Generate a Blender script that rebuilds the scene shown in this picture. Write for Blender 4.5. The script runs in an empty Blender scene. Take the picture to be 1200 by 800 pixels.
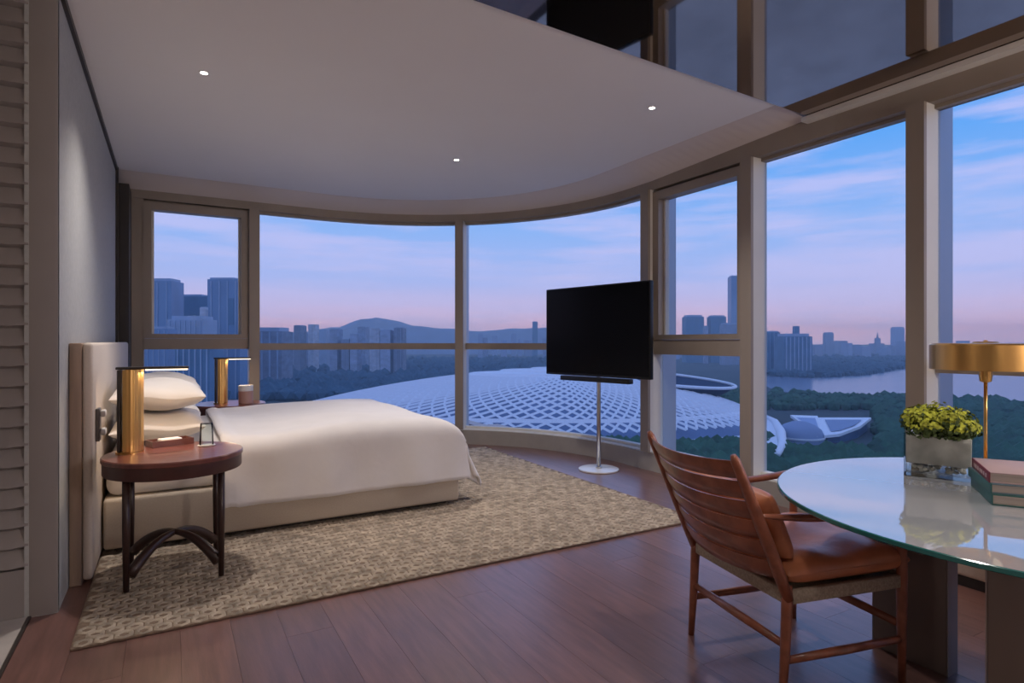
import bpy, bmesh, math, random
from mathutils import Vector, Matrix
random.seed(7)
PI = math.pi
S = bpy.context.scene
COL = S.collection

# ------------------------------------------------------------------ camera
CAM_H = 1.22
TH = math.atan2(400.0, 700.0)                  # camera turned right of the room's +Y axis
FWD = (math.sin(TH), math.cos(TH)); RGT = (math.cos(TH), -math.sin(TH))
cd = bpy.data.cameras.new('camera'); cam = bpy.data.objects.new('camera', cd); COL.objects.link(cam)
cd.sensor_width = 36.0; cd.lens = 36.0 * 700 / 1200; cd.clip_end = 30000; cd.clip_start = 0.05
cam.location = (0, 0, CAM_H); cam.rotation_euler = (PI / 2, 0, -TH)
S.camera = cam

def ray(px):                                   # ground direction of an image column, per metre of depth
    t = (px - 600) / 700.0
    return FWD[0] + t * RGT[0], FWD[1] + t * RGT[1]
def at(px, py, h=0.0):                         # point at height h seen at a pixel
    d = 700 * (CAM_H - h) / (py - 400.0); r = ray(px)
    return Vector((r[0] * d, r[1] * d, h))
def far(px, d, z):                             # point at depth d along an image column
    r = ray(px); return Vector((r[0] * d, r[1] * d, z))

# ------------------------------------------------------------------ view, sky
S.view_settings.view_transform = 'Standard'; S.view_settings.look = 'None'
S.view_settings.gamma = 1.0; S.view_settings.use_curve_mapping = False
S.view_settings.exposure = 0.08
S.cycles.transparent_max_bounces = 24
HAZE = 1 / 4200.0               # haze scattering per metre
FILL_GLOW = 9.0                    # radiance of the added fill globes

def lin(c):
    c = c / 255.0
    return c / 12.92 if c <= 0.04045 else ((c + 0.055) / 1.055) ** 2.4
def rgb(r, g, b): return (lin(r), lin(g), lin(b), 1.0)

W = bpy.data.worlds.new('world'); S.world = W; W.use_nodes = True
nt = W.node_tree; N = nt.nodes; L = nt.links; N.clear()
wo = N.new('ShaderNodeOutputWorld'); bg = N.new('ShaderNodeBackground'); L.new(bg.outputs[0], wo.inputs[0])
tc = N.new('ShaderNodeTexCoord'); sx = N.new('ShaderNodeSeparateXYZ'); L.new(tc.outputs['Generated'], sx.inputs[0])
rp = N.new('ShaderNodeValToRGB'); L.new(sx.outputs[2], rp.inputs[0])
e = rp.color_ramp.elements
stops = [(0.0, (236, 204, 224)), (0.028, (232, 200, 226)), (0.055, (208, 194, 234)), (0.095, (172, 186, 240)),
         (0.18, (140, 178, 240)), (0.30, (88, 160, 238)), (0.6, (84, 145, 226)), (1.0, (78, 132, 212))]
e[0].position = 0; e[0].color = rgb(*stops[0][1]); e[1].position = 1; e[1].color = rgb(*stops[-1][1])
for p, c in stops[1:-1]:
    k = e.new(p); k.color = rgb(*c)
mp = N.new('ShaderNodeMapping'); L.new(tc.outputs['Generated'], mp.inputs[0]); mp.inputs['Scale'].default_value = (2.6, 2.6, 22)
nz = N.new('ShaderNodeTexNoise'); L.new(mp.outputs[0], nz.inputs['Vector']); nz.inputs['Scale'].default_value = 1.5
nz.inputs['Detail'].default_value = 5; nz.inputs['Roughness'].default_value = 0.55
cr = N.new('ShaderNodeValToRGB'); L.new(nz.outputs[0], cr.inputs[0])
cr.color_ramp.elements[0].position = 0.40; cr.color_ramp.elements[1].position = 0.62
mm = N.new('ShaderNodeMath'); mm.operation = 'MULTIPLY'; L.new(cr.outputs[0], mm.inputs[0]); mm.inputs[1].default_value = 0.70
mx = N.new('ShaderNodeMixRGB'); L.new(mm.outputs[0], mx.inputs[0]); L.new(rp.outputs[0], mx.inputs[1]); mx.inputs[2].default_value = rgb(196, 194, 240)
L.new(mx.outputs[0], bg.inputs[0]); bg.inputs[1].default_value = 1.12

# ------------------------------------------------------------------ materials
MATS = {}
def mat(name, col, rough=0.5, metal=0.0, noise=0.0, scale=8.0, stretch=(1, 1, 1), bump=0.0, bscale=60.0, col2=None,
        spec=0.5, coat=0.0, emis=None, estr=0.0, objrand=0.0, detail=4.0):
    m = bpy.data.materials.new(name); m.use_nodes = True
    t = m.node_tree; p = t.nodes['Principled BSDF']
    p.inputs['Roughness'].default_value = rough; p.inputs['Metallic'].default_value = metal
    p.inputs['Specular IOR Level'].default_value = spec; p.inputs['Coat Weight'].default_value = coat
    p.inputs['Coat Roughness'].default_value = 0.06
    c4 = (*col, 1) if len(col) == 3 else col
    tcn = t.nodes.new('ShaderNodeTexCoord'); mpn = t.nodes.new('ShaderNodeMapping')
    t.links.new(tcn.outputs['Object'], mpn.inputs[0]); mpn.inputs['Scale'].default_value = stretch
    nn = t.nodes.new('ShaderNodeTexNoise'); t.links.new(mpn.outputs[0], nn.inputs['Vector'])
    nn.inputs['Scale'].default_value = scale; nn.inputs['Detail'].default_value = detail
    c2 = col2 if col2 else tuple(x * (1 - noise) for x in c4[:3])
    ramp = t.nodes.new('ShaderNodeValToRGB'); t.links.new(nn.outputs[0], ramp.inputs[0])
    ramp.color_ramp.elements[0].position = 0.3; ramp.color_ramp.elements[1].position = 0.7
    ramp.color_ramp.elements[0].color = (*c2[:3], 1); ramp.color_ramp.elements[1].color = c4
    out = ramp.outputs[0]
    if objrand > 0:
        oi = t.nodes.new('ShaderNodeObjectInfo'); mr = t.nodes.new('ShaderNodeMapRange')
        t.links.new(oi.outputs['Random'], mr.inputs[0]); mr.inputs[3].default_value = 1 - objrand; mr.inputs[4].default_value = 1 + objrand
        hv = t.nodes.new('ShaderNodeHueSaturation'); t.links.new(out, hv.inputs['Color']); t.links.new(mr.outputs[0], hv.inputs['Value'])
        out = hv.outputs[0]
        va = t.nodes.new('ShaderNodeVectorMath'); va.operation = 'SCALE'; cx = t.nodes.new('ShaderNodeCombineXYZ')
        for i in range(3): t.links.new(oi.outputs['Random'], cx.inputs[i])
        va.inputs['Scale'].default_value = 37.0; t.links.new(cx.outputs[0], va.inputs[0]); t.links.new(va.outputs[0], mpn.inputs['Location'])
    t.links.new(out, p.inputs['Base Color'])
    if bump > 0:
        nb = t.nodes.new('ShaderNodeTexNoise'); t.links.new(mpn.outputs[0], nb.inputs['Vector']); nb.inputs['Scale'].default_value = bscale
        bn = t.nodes.new('ShaderNodeBump'); t.links.new(nb.outputs[0], bn.inputs['Height']); bn.inputs['Strength'].default_value = bump
        bn.inputs['Distance'].default_value = 0.01; t.links.new(bn.outputs[0], p.inputs['Normal'])
    if emis:
        p.inputs['Emission Color'].default_value = (*emis, 1); p.inputs['Emission Strength'].default_value = estr
    MATS[name] = m
    return m

def glass_mat(name, tint=(1, 1, 1), refl_ior=1.5, shadow_rough=0.0):
    m = bpy.data.materials.new(name); m.use_nodes = True; t = m.node_tree; t.nodes.clear()
    o = t.nodes.new('ShaderNodeOutputMaterial'); a = t.nodes.new('ShaderNodeBsdfTransparent'); g = t.nodes.new('ShaderNodeBsdfGlossy')
    a.inputs[0].default_value = (*tint, 1); g.inputs['Roughness'].default_value = 0.02
    f = t.nodes.new('ShaderNodeFresnel'); f.inputs[0].default_value = refl_ior
    x = t.nodes.new('ShaderNodeMixShader'); t.links.new(f.outputs[0], x.inputs[0]); t.links.new(a.outputs[0], x.inputs[1]); t.links.new(g.outputs[0], x.inputs[2])
    t.links.new(x.outputs[0], o.inputs[0]); MATS[name] = m
    return m

M = MATS
mat('wood_floor', (0.205, 0.098, 0.080), 0.30, noise=0.38, scale=5, stretch=(7, 0.8, 1), bump=0.04, bscale=30, objrand=0.13, spec=0.8, coat=0.35)
M['wood_floor'].node_tree.nodes['Principled BSDF'].inputs['Coat Roughness'].default_value = 0.28
mat('floor_base', (0.03, 0.015, 0.012), 0.7)
mat('marble', (0.62, 0.57, 0.53), 0.25, noise=0.3, scale=4, detail=8)
mat('white_ceiling', (0.80, 0.77, 0.75), 0.8, noise=0.02, scale=2)
mat('soffit', (0.70, 0.63, 0.60), 0.7, noise=0.03, scale=2)
mat('dark_mirror', (0.43, 0.35, 0.30), 0.035, metal=1.0, noise=0.05, scale=1)
mat('grey_panel', (0.42, 0.42, 0.41), 0.75, noise=0.12, scale=40, bump=0.05, bscale=300)
mat('pier_paint', (0.28, 0.25, 0.24), 0.6, noise=0.06, scale=5)
mat('dark_bronze', (0.035, 0.028, 0.025), 0.45, noise=0.1)
mat('bronze_frame', (0.34, 0.285, 0.235), 0.45, metal=0.15, noise=0.12, scale=3, stretch=(1, 1, .3))
mat('pale_frame', (0.74, 0.72, 0.67), 0.5, metal=0.1, noise=0.06, scale=3)
mat('fin_metal', (0.50, 0.56, 0.64), 0.45, metal=0.3, noise=0.05, scale=3)
mat('kerb', (0.36, 0.33, 0.30), 0.6, noise=0.08)
mat('sill_skylit', (0.80, 0.79, 0.77), 0.5, noise=0.04)
mat('room_wall', (0.50, 0.45, 0.42), 0.8, noise=0.05)
glass_mat('window_glass', (0.95, 0.97, 0.98), 1.06)
glass_mat('clear_glass', (0.93, 0.95, 0.94), 1.22)
mat('linen', (0.78, 0.74, 0.72), 0.85, noise=0.05, scale=6, bump=0.12, bscale=18)
mat('pillow_linen', (0.80, 0.75, 0.70), 0.85, noise=0.05, scale=6, bump=0.1, bscale=14)
mat('bed_base', (0.50, 0.42, 0.33), 0.8, noise=0.1, scale=120, bump=0.05, bscale=400)
mat('headboard', (0.66, 0.57, 0.48), 0.75, noise=0.08, scale=90, bump=0.05, bscale=400)
mat('headboard_side', (0.42, 0.30, 0.22), 0.7, noise=0.25, scale=6, stretch=(6, 6, .6))
mat('red_wood', (0.20, 0.062, 0.045), 0.28, noise=0.4, scale=7, stretch=(1, 6, 1), coat=0.3)
mat('apron_wood', (0.085, 0.03, 0.026), 0.35, noise=0.35, scale=9)
mat('dark_wood', (0.040, 0.017, 0.014), 0.35, noise=0.3, scale=9, stretch=(3, 3, .5))
mat('chair_wood', (0.34, 0.115, 0.065), 0.32, noise=0.45, scale=10, stretch=(2, 2, 2), coat=0.25)
mat('leather', (0.60, 0.22, 0.105), 0.36, noise=0.35, scale=7, bump=0.15, bscale=25)
mat('cane', (0.42, 0.35, 0.27), 0.6, noise=0.4, scale=120)
mat('brass', (0.80, 0.47, 0.16), 0.30, metal=0.95, noise=0.15, scale=4, stretch=(4, 4, .3))
mat('lamp_glow', (0.9, 0.8, 0.6), 0.5, emis=(1.0, 0.76, 0.50), estr=2.5)
mat('led_glow', (1, 1, 1), 0.5, emis=(1.0, 0.90, 0.80), estr=25.0)
mat('white_trim', (0.75, 0.73, 0.71), 0.5)
mat('black_plastic', (0.006, 0.006, 0.007), 0.35, spec=0.3)
mat('tv_screen', (0.003, 0.003, 0.004), 0.25, spec=0.12)
mat('steel', (0.55, 0.55, 0.56), 0.28, metal=1.0, noise=0.05)
mat('base_white', (0.75, 0.74, 0.73), 0.3, metal=0.3)
mat('rug_ground', (0.25, 0.175, 0.125), 0.95, noise=0.4, scale=60)
mat('rug_loop', (0.52, 0.425, 0.325), 0.95, noise=0.6, scale=16, detail=8, bump=0.3, bscale=250)
mat('table_base', (0.27, 0.23, 0.205), 0.4, metal=0.3, noise=0.25, scale=3, stretch=(1, 1, .2))
mat('table_base_edge', (0.38, 0.36, 0.35), 0.35, metal=0.4)
mat('teal_edge', (0.02, 0.16, 0.155), 0.12, noise=0.2, scale=3)
mat('moss', (0.62, 0.66, 0.06), 0.8, noise=0.6, scale=30)
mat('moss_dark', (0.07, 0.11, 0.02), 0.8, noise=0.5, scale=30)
mat('pebble', (0.60, 0.57, 0.53), 0.6, objrand=0.35)
mat('vase_body', (0.88, 0.83, 0.79), 0.3, noise=0.5, scale=11, detail=6)
mat('book_pink', (0.55, 0.40, 0.40), 0.6, noise=0.1)
mat('book_maroon', (0.22, 0.035, 0.06), 0.5, noise=0.4, scale=30)
mat('book_teal', (0.05, 0.17, 0.16), 0.45, noise=0.4, scale=12)
mat('book_blue', (0.16, 0.24, 0.30), 0.45, noise=0.3, scale=12)
mat('book_pages', (0.55, 0.47, 0.42), 0.8, noise=0.3, scale=80, stretch=(.05, .05, 4))
mat('ceramic', (0.78, 0.75, 0.72), 0.3, noise=0.04)
mat('candle_pink', (0.48, 0.27, 0.22), 0.45, noise=0.1)
mat('grey_plastic', (0.12, 0.11, 0.11), 0.4)
mat('bench_fabric', (0.66, 0.55, 0.44), 0.85, noise=0.08, scale=80)
# table glass: back-painted pale grey with a strong mirror-like face
m = mat('table_glass', (0.50, 0.52, 0.55), 0.03, noise=0.03, scale=2, coat=1.0)
m.node_tree.nodes['Principled BSDF'].inputs['IOR'].default_value = 2.3
m.node_tree.nodes['Principled BSDF'].inputs['Coat Roughness'].default_value = 0.01
# outdoors
mat('tower_glass', (0.17, 0.32, 0.52), 0.35, noise=0.25, scale=.05, stretch=(1, 1, .2), spec=0.6)
mat('tower_pale', (0.36, 0.48, 0.64), 0.5, noise=0.2, scale=.05)
mat('tower_white', (0.60, 0.66, 0.76), 0.6, noise=0.4, scale=.05, stretch=(1, 1, 3))
mat('block_grey', (0.34, 0.42, 0.56), 0.7, noise=0.35, scale=.06, stretch=(1, 1, 2.5), objrand=0.3)
mat('block_teal', (0.11, 0.24, 0.38), 0.6, noise=0.25, scale=.05)
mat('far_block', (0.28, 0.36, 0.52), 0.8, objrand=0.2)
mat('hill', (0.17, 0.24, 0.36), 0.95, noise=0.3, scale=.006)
mat('ground', (0.055, 0.085, 0.085), 0.95, noise=0.4, scale=.012)
mat('woods', (0.055, 0.13, 0.19), 0.95, noise=0.45, scale=.03)
mat('park_leaf', (0.04, 0.13, 0.07), 0.9, noise=0.55, scale=.06)
mat('bounce_plaza', (0.66, 0.62, 0.58), 0.9, noise=0.25, scale=.08)
mat('water', (0.16, 0.22, 0.33), 0.22, spec=0.6, bump=0.15, bscale=.2)
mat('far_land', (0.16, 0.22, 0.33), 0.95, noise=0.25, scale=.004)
mat('shell_glass', (0.12, 0.19, 0.34), 0.3, noise=0.3, scale=.05)
mat('shell_white', (0.82, 0.86, 0.92), 0.5)
mat('bowl_dark', (0.03, 0.055, 0.11), 0.8)

# ------------------------------------------------------------------ helpers
def link(name, verts, faces, m, parent=None, smooth=False, mats=None, midx=None):
    me = bpy.data.meshes.new(name); me.from_pydata([tuple(v) for v in verts], [], faces); me.update()
    for k in (mats or [m]): me.materials.append(MATS[k] if isinstance(k, str) else k)
    if midx:
        for p, i in zip(me.polygons, midx): p.material_index = i
    if smooth:
        for p in me.polygons: p.use_smooth = True
    o = bpy.data.objects.new(name, me); COL.objects.link(o)
    if parent: o.parent = parent
    return o
def tag(o, label, cat, group=None):
    o['label'] = label; o['category'] = cat
    if group: o['group'] = group
    return o
def struct(o):
    o['kind'] = 'structure'; return o
def thing(name, loc, label, cat, rz=0.0, group=None):
    o = bpy.data.objects.new(name, None); COL.objects.link(o); o.location = loc; o.rotation_euler = (0, 0, rz)
    o.empty_display_size = 0.1
    return tag(o, label, cat, group)
def empty_struct(name):
    o = bpy.data.objects.new(name, None); COL.objects.link(o); return struct(o)

BOXF = [(0, 3, 2, 1), (4, 5, 6, 7), (0, 1, 5, 4), (1, 2, 6, 5), (2, 3, 7, 6), (3, 0, 4, 7)]
def boxv(x0, x1, y0, y1, z0, z1):
    return [(x0, y0, z0), (x1, y0, z0), (x1, y1, z0), (x0, y1, z0), (x0, y0, z1), (x1, y0, z1), (x1, y1, z1), (x0, y1, z1)]
def box(name, x0, x1, y0, y1, z0, z1, m, parent=None, bev=0.0, seg=2):
    if bev <= 0:
        return link(name, boxv(x0, x1, y0, y1, z0, z1), BOXF, m, parent)
    bm = bmesh.new(); vs = [bm.verts.new(v) for v in boxv(x0, x1, y0, y1, z0, z1)]
    for f in BOXF: bm.faces.new([vs[i] for i in f])
    bmesh.ops.bevel(bm, geom=bm.edges[:], offset=bev, segments=seg, profile=0.5, affect='EDGES')
    me = bpy.data.meshes.new(name); bm.to_mesh(me); bm.free(); me.materials.append(MATS[m])
    for p in me.polygons: p.use_smooth = True
    o = bpy.data.objects.new(name, me); COL.objects.link(o)
    if parent: o.parent = parent
    try: me.set_sharp_from_angle(angle=math.radians(40))
    except Exception: pass
    return o
def tube_vf(pts, rad, n=10, cap=True, flat=1.0):
    pts = [Vector(p) for p in pts]; vs = []; fs = []
    if not isinstance(rad, (list, tuple)): rad = [rad] * len(pts)
    ref = None
    for i, p in enumerate(pts):
        d = (pts[min(i + 1, len(pts) - 1)] - pts[max(i - 1, 0)]).normalized()
        if ref is None: ref = Vector((0, 0, 1)) if abs(d.z) < 0.9 else Vector((0, 1, 0))
        a = d.cross(ref).normalized(); b = a.cross(d).normalized()
        for k in range(n):
            q = 2 * PI * k / n
            vs.append(p + a * math.cos(q) * rad[i] + b * math.sin(q) * rad[i] * flat)
    for i in range(len(pts) - 1):
        for k in range(n):
            k2 = (k + 1) % n
            fs.append((i * n + k, i * n + k2, (i + 1) * n + k2, (i + 1) * n + k))
    if cap:
        fs.append(tuple(range(n))[::-1]); fs.append(tuple(range((len(pts) - 1) * n, len(pts) * n)))
    return vs, fs
def tube(name, pts, rad, m, parent=None, n=10, flat=1.0):
    v, f = tube_vf(pts, rad, n, True, flat); return link(name, v, f, m, parent, True)
def lathe(name, prof, m, parent=None, n=32, loc=(0, 0, 0), smooth=True, ring=False):
    vs = []; fs = []
    for r, z in prof:
        for k in range(n):
            q = 2 * PI * k / n; vs.append((loc[0] + r * math.cos(q), loc[1] + r * math.sin(q), loc[2] + z))
    for i in range(len(prof) - 1):
        for k in range(n):
            k2 = (k + 1) % n; fs.append((i * n + k, i * n + k2, (i + 1) * n + k2, (i + 1) * n + k))
    e_ = (len(prof) - 1) * n
    if ring: fs += [(e_ + k, e_ + (k + 1) % n, (k + 1) % n, k) for k in range(n)]
    else: fs.append(tuple(range(n))[::-1]); fs.append(tuple(range(e_, e_ + n)))
    o = link(name, vs, fs, m, parent, smooth)
    try: o.data.set_sharp_from_angle(angle=math.radians(35))
    except Exception: pass
    return o
def add(V, F, v, f):
    b = len(V); V += list(v); F += [tuple(i + b for i in q) for q in f]

# ------------------------------------------------------------------ curtain wall path
X0, YC, R0 = 4.08, 4.56, 2.60
SA = YC + R0 * PI / 2
def P(s, off=0.0):
    if s < YC: return (X0 - off, s)
    if s < SA:
        a = (s - YC) / R0; r = R0 - off; return (X0 - R0 + r * math.cos(a), YC + r * math.sin(a))
    return (X0 - R0 - (s - SA), YC + R0 - off)
def steps(s0, s1):
    n = 1
    if s1 > YC and s0 < SA: n = max(2, int((s1 - s0) / 0.13))
    ss = [s0 + (s1 - s0) * i / n for i in range(n + 1)]
    for k in (YC, SA):
        if s0 + 1e-4 < k < s1 - 1e-4: ss.append(k)
    return sorted(ss)
def sweep_vf(s0, s1, o0, o1, z0, z1):
    vs = []; fs = []; ss = steps(s0, s1)
    for s in ss:
        a = P(s, o0); b = P(s, o1)
        vs += [(a[0], a[1], z0), (b[0], b[1], z0), (b[0], b[1], z1), (a[0], a[1], z1)]
    for i in range(len(ss) - 1):
        for k in range(4):
            k2 = (k + 1) % 4; fs.append((i * 4 + k, (i + 1) * 4 + k, (i + 1) * 4 + k2, i * 4 + k2))
    e = (len(ss) - 1) * 4
    fs += [(0, 1, 2, 3), (e + 3, e + 2, e + 1, e)]
    return vs, fs
def sweep(name, s0, s1, o0, o1, z0, z1, m, parent=None):
    v, f = sweep_vf(s0, s1, o0, o1, z0, z1); return link(name, v, f, m, parent)

# ------------------------------------------------------------------ room shell
XW = -0.44                      # bed wall
YP = 3.35                       # front face of the louvred pier
YB = -2.6; XL = -3.0
CEIL = 2.81
SEND = 10.42
fl = struct(link('floor', boxv(XL, X0 + .3, YB, YC + R0 + .3, -0.12, -0.014), BOXF, 'floor_base'))
# planks run along Y
PW = 0.19; cache = {}
def plank_mesh(w, l):
    key = (round(w, 3), round(l, 2))
    if key not in cache:
        me = bpy.data.meshes.new('plank'); g = 0.0005
        v = boxv(g, w - g, g, l - g, -0.0138, 0.0); me.from_pydata(v, [], BOXF); me.materials.append(M['wood_floor']); cache[key] = me
    return cache[key]
x = -0.535
while x < X0:
    y = YB + random.choice([-1.4, -1.0, -.6, -.2, 0])
    while y < YC + R0:
        l = random.choice([1.8, 2.2, 2.6])
        if y + l > YB:
            o = bpy.data.objects.new('plank', plank_mesh(PW, l)); COL.objects.link(o); o.parent = fl; o.location = (x, y, 0)
        y += l
    x += PW
# stone floor of the passage left of the pier
st = struct(link('floor_stone', boxv(XL, -0.545, YB, YP + .3, -0.0135, 0.002), BOXF, 'marble'))
tk = 0.6; i = 0
yy = YB
while yy < YP:
    xx = -0.548
    while xx > XL:
        box('tile', max(xx - tk + .002, XL), xx - .002, yy + .002, min(yy + tk - .002, YP), 0.002, 0.006, 'marble', st); xx -= tk
    yy += tk
struct(box('trim_1', -0.5475, -0.5355, YB, YP, -0.013, 0.007, 'dark_bronze'))

# bed wall with its fabric panel, reveals
wl = struct(box('wall_left', XW - .12, XW, YP, 7.3, 0, 2.95, 'grey_panel'))
box('ceiling_reveal', XW, XW + .018, YP, 6.62, CEIL - .02, CEIL + .02, 'dark_bronze', wl)
box('edge_reveal', XW, XW + .022, 6.56, 6.62, 0, CEIL + .02, 'dark_bronze', wl)
struct(box('trim_2', XW, XW + .10, 6.66, 7.14, 0, 2.70, 'dark_bronze'))
# louvred pier, seen end on at the left border
pier = struct(box('wall_pier', XL, XW - .001, YP + .03, YP + .6, 0, 2.95, 'pier_paint'))
box('stile', -0.545, XW, YP - .001, YP + .032, 0, 2.95, 'pier_paint', pier, .004)
box('bottom_rail', -1.2, -0.540, YP + .002, YP + .029, 0, 0.215, 'pier_paint', pier)
pm = None
z = 0.217; PIT = 0.0885
while z < 2.9:
    if pm is None:
        v = []; x0, x1 = -1.2, -0.546
        # lapped louvre: lower edge proud, upper edge tucked in, a soft scallop in plan
        nseg = 10
        for k in range(nseg + 1):
            xx = x0 + (x1 - x0) * k / nseg; w = 0.004 * math.sin(k * 1.9)
            v += [(xx, YP - .004 + w, 0.012 + .003 * math.sin(k * 2.7)), (xx, YP + .024, PIT - .004), (xx, YP + .03, PIT - .004), (xx, YP + .03, 0.0)]
        f = []
        for k in range(nseg):
            for q in range(4):
                q2 = (q + 1) % 4; f.append((k * 4 + q, (k + 1) * 4 + q, (k + 1) * 4 + q2, k * 4 + q2))
        f += [(3, 2, 1, 0), (nseg * 4, nseg * 4 + 1, nseg * 4 + 2, nseg * 4 + 3)]
        o = link('slat', v, f, 'pier_paint', pier, False); pm = o.data; o.location.z = z
    else:
        o = bpy.data.objects.new('slat', pm); COL.objects.link(o); o.parent = pier; o.location.z = z
    z += PIT
struct(box('wall_back', XL, X0 + .3, YB - .12, YB, 0, 2.95, 'room_wall'))
struct(box('wall_far_left', XL - .12, XL, YB, YP + .6, 0, 2.95, 'room_wall'))

# ceilings
def edge_y(x): return 2.50 + (x - 1.1) * 0.045
OFFI = 0.52
inner = [P(2.68 + (10.5 - 2.68) * i / 60.0, OFFI) for i in range(61)]
inner = [p for p in inner if p[0] > XW - .05] + [(XW - .1, YC + R0 - OFFI)]
def slab(name, poly, z0, z1, m):
    n = len(poly); v = [(p[0], p[1], z0) for p in poly] + [(p[0], p[1], z1) for p in poly]
    f = [tuple(range(n))[::-1], tuple(range(n, 2 * n))] + [(i, (i + 1) % n, n + (i + 1) % n, n + i) for i in range(n)]
    return struct(link(name, v, f, m))
slab('ceiling', [(XW - .1, edge_y(XW)), (X0 - OFFI, edge_y(X0 - OFFI))] + inner, CEIL + .012, CEIL + .2, 'white_ceiling')
slab('ceiling_mirror', [(XL, YB), (X0 - .02, YB), (X0 - .02, edge_y(X0)), (XW, edge_y(XW)), (XW, YP), (XL, YP)], CEIL, CEIL + .12, 'dark_mirror')
V = []; F = []; nb_ = 80
for i in range(nb_ + 1):
    s_ = 2.66 + (SEND + .2 - 2.66) * i / nb_; q = min(1, (s_ - 2.66) / 1.6); zo = CEIL - .004 - .075 * q
    a_, b_ = P(s_, .10), P(s_, OFFI - .004)
    V += [(a_[0], a_[1], zo), (b_[0], b_[1], CEIL + .05 + .05 * q), (b_[0], b_[1], CEIL + .2), (a_[0], a_[1], CEIL + .2)]
for i in range(nb_):
    for k in range(4):
        k2 = (k + 1) % 4; F.append((i * 4 + k, (i + 1) * 4 + k, (i + 1) * 4 + k2, i * 4 + k2))
F += [(0, 1, 2, 3), (nb_ * 4 + 3, nb_ * 4 + 2, nb_ * 4 + 1, nb_ * 4)]
struct(link('ceiling_band', V, F, 'soffit'))
# kerb, window head, ledge
struct(sweep('trim_3', YB, SEND, -0.10, 0.15, 0, 0.165, 'kerb'))
struct(sweep('trim_4', YB, SEND, -0.10, 0.13, 0.165, 0.176, 'sill_skylit'))  # kerb top: brightness from the sky put into its white colour
struct(sweep('trim_5', YB, SEND + .14, -0.08, 0.12, 2.655, CEIL - .004, 'bronze_frame'))
struct(sweep('trim_6', YB, 2.66, 0.12, 0.20, CEIL - .035, CEIL - .004, 'pale_frame'))
struct(box('wall_end', XW - .12, P(SEND - .06)[0], YC + R0 - .11, YC + R0 + .1, 0, 2.95, 'bronze_frame'))

def mullion(s, parent, fin=True, w=0.103, front=0.18):
    # front cap bronze, pale flanks, outer fin
    sweep('mullion_cap', s - w / 2, s + w / 2, front - .03, front, 0.0 if False else 0.176, 2.655, 'bronze_frame', parent)
    sweep('mullion_body', s - w / 2 + .001, s + w / 2 - .001, -0.01, front - .031, 0.176, 2.655, 'pale_frame', parent)
    if fin: sweep('fin', s - .035, s + .035, -0.20, -0.03, -0.6, 3.2, 'fin_metal', parent)
def window(n, s0, s1, transom=None, casement=False, fin=True):
    w = empty_struct('window_%d' % n)
    mullion(s0, w, fin)
    a, b = s0 + .053, s1 - .053
    z0, z1 = 0.177, 2.654
    fr = 0.025
    sweep('frame_bottom', a, b, -.005, .06, z0, z0 + fr, 'pale_frame', w)
    sweep('frame_top', a, b, -.005, .06, z1 - fr, z1, 'bronze_frame', w)
    if transom:
        t0, t1 = transom
        sweep('transom', a, b, -.005, .11 if casement else .055, t0, t1, 'bronze_frame', w)
        sweep('pane', a, b, .012, .02, z0 + fr, t0, 'window_glass', w)
        if casement:
            cf = 0.075
            zz0, zz1 = t1 + .002, z1 - fr - .001
            c = empty = sweep('casement_frame', a, a + cf, .0, .12, zz0, zz1, 'bronze_frame', w)
            V = []; F = []
            for q in ((a, a + cf, zz0, zz1), (b - cf, b, zz0, zz1), (a + cf, b - cf, zz0, zz0 + cf * .6), (a + cf, b - cf, zz1 - cf, zz1)):
                add(V, F, *sweep_vf(q[0], q[1], .0, .12, q[2], q[3]))
            me = c.data; me.clear_geometry(); me.from_pydata(V, [], F); me.update()
            sweep('casement_bead', a + cf, a + cf + .02, .0, .05, zz0 + cf * .6, zz1 - cf, 'pale_frame', w)
            sweep('casement_bead', b - cf - .02, b - cf, .0, .05, zz0 + cf * .6, zz1 - cf, 'pale_frame', w)
            sweep('pane', a + cf, b - cf, .012, .02, zz0 + cf * .6, zz1 - cf, 'window_glass', w)
        else:
            sweep('pane', a, b, .012, .02, t1, z1 - fr, 'window_glass', w)
    else:
        sweep('pane', a, b, .012, .02, z0 + fr, z1 - fr, 'window_glass', w)
    return w
MS = [-2.55, -1.70, -0.50, 0.71, 1.925, 3.15, 4.30, 6.92, 9.337, 10.42]
window(1, MS[8], MS[9], (1.14, 1.25), True, False)
window(2, MS[7], MS[8], (1.125, 1.20))
window(3, MS[6], MS[7], (1.125, 1.20))
window(4, MS[5], MS[6], (1.10, 1.235), True, False)
window(5, MS[4], MS[5])
window(6, MS[3], MS[4], (1.03, 1.12))
window(7, MS[2], MS[3]); window(8, MS[1], MS[2])

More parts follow.
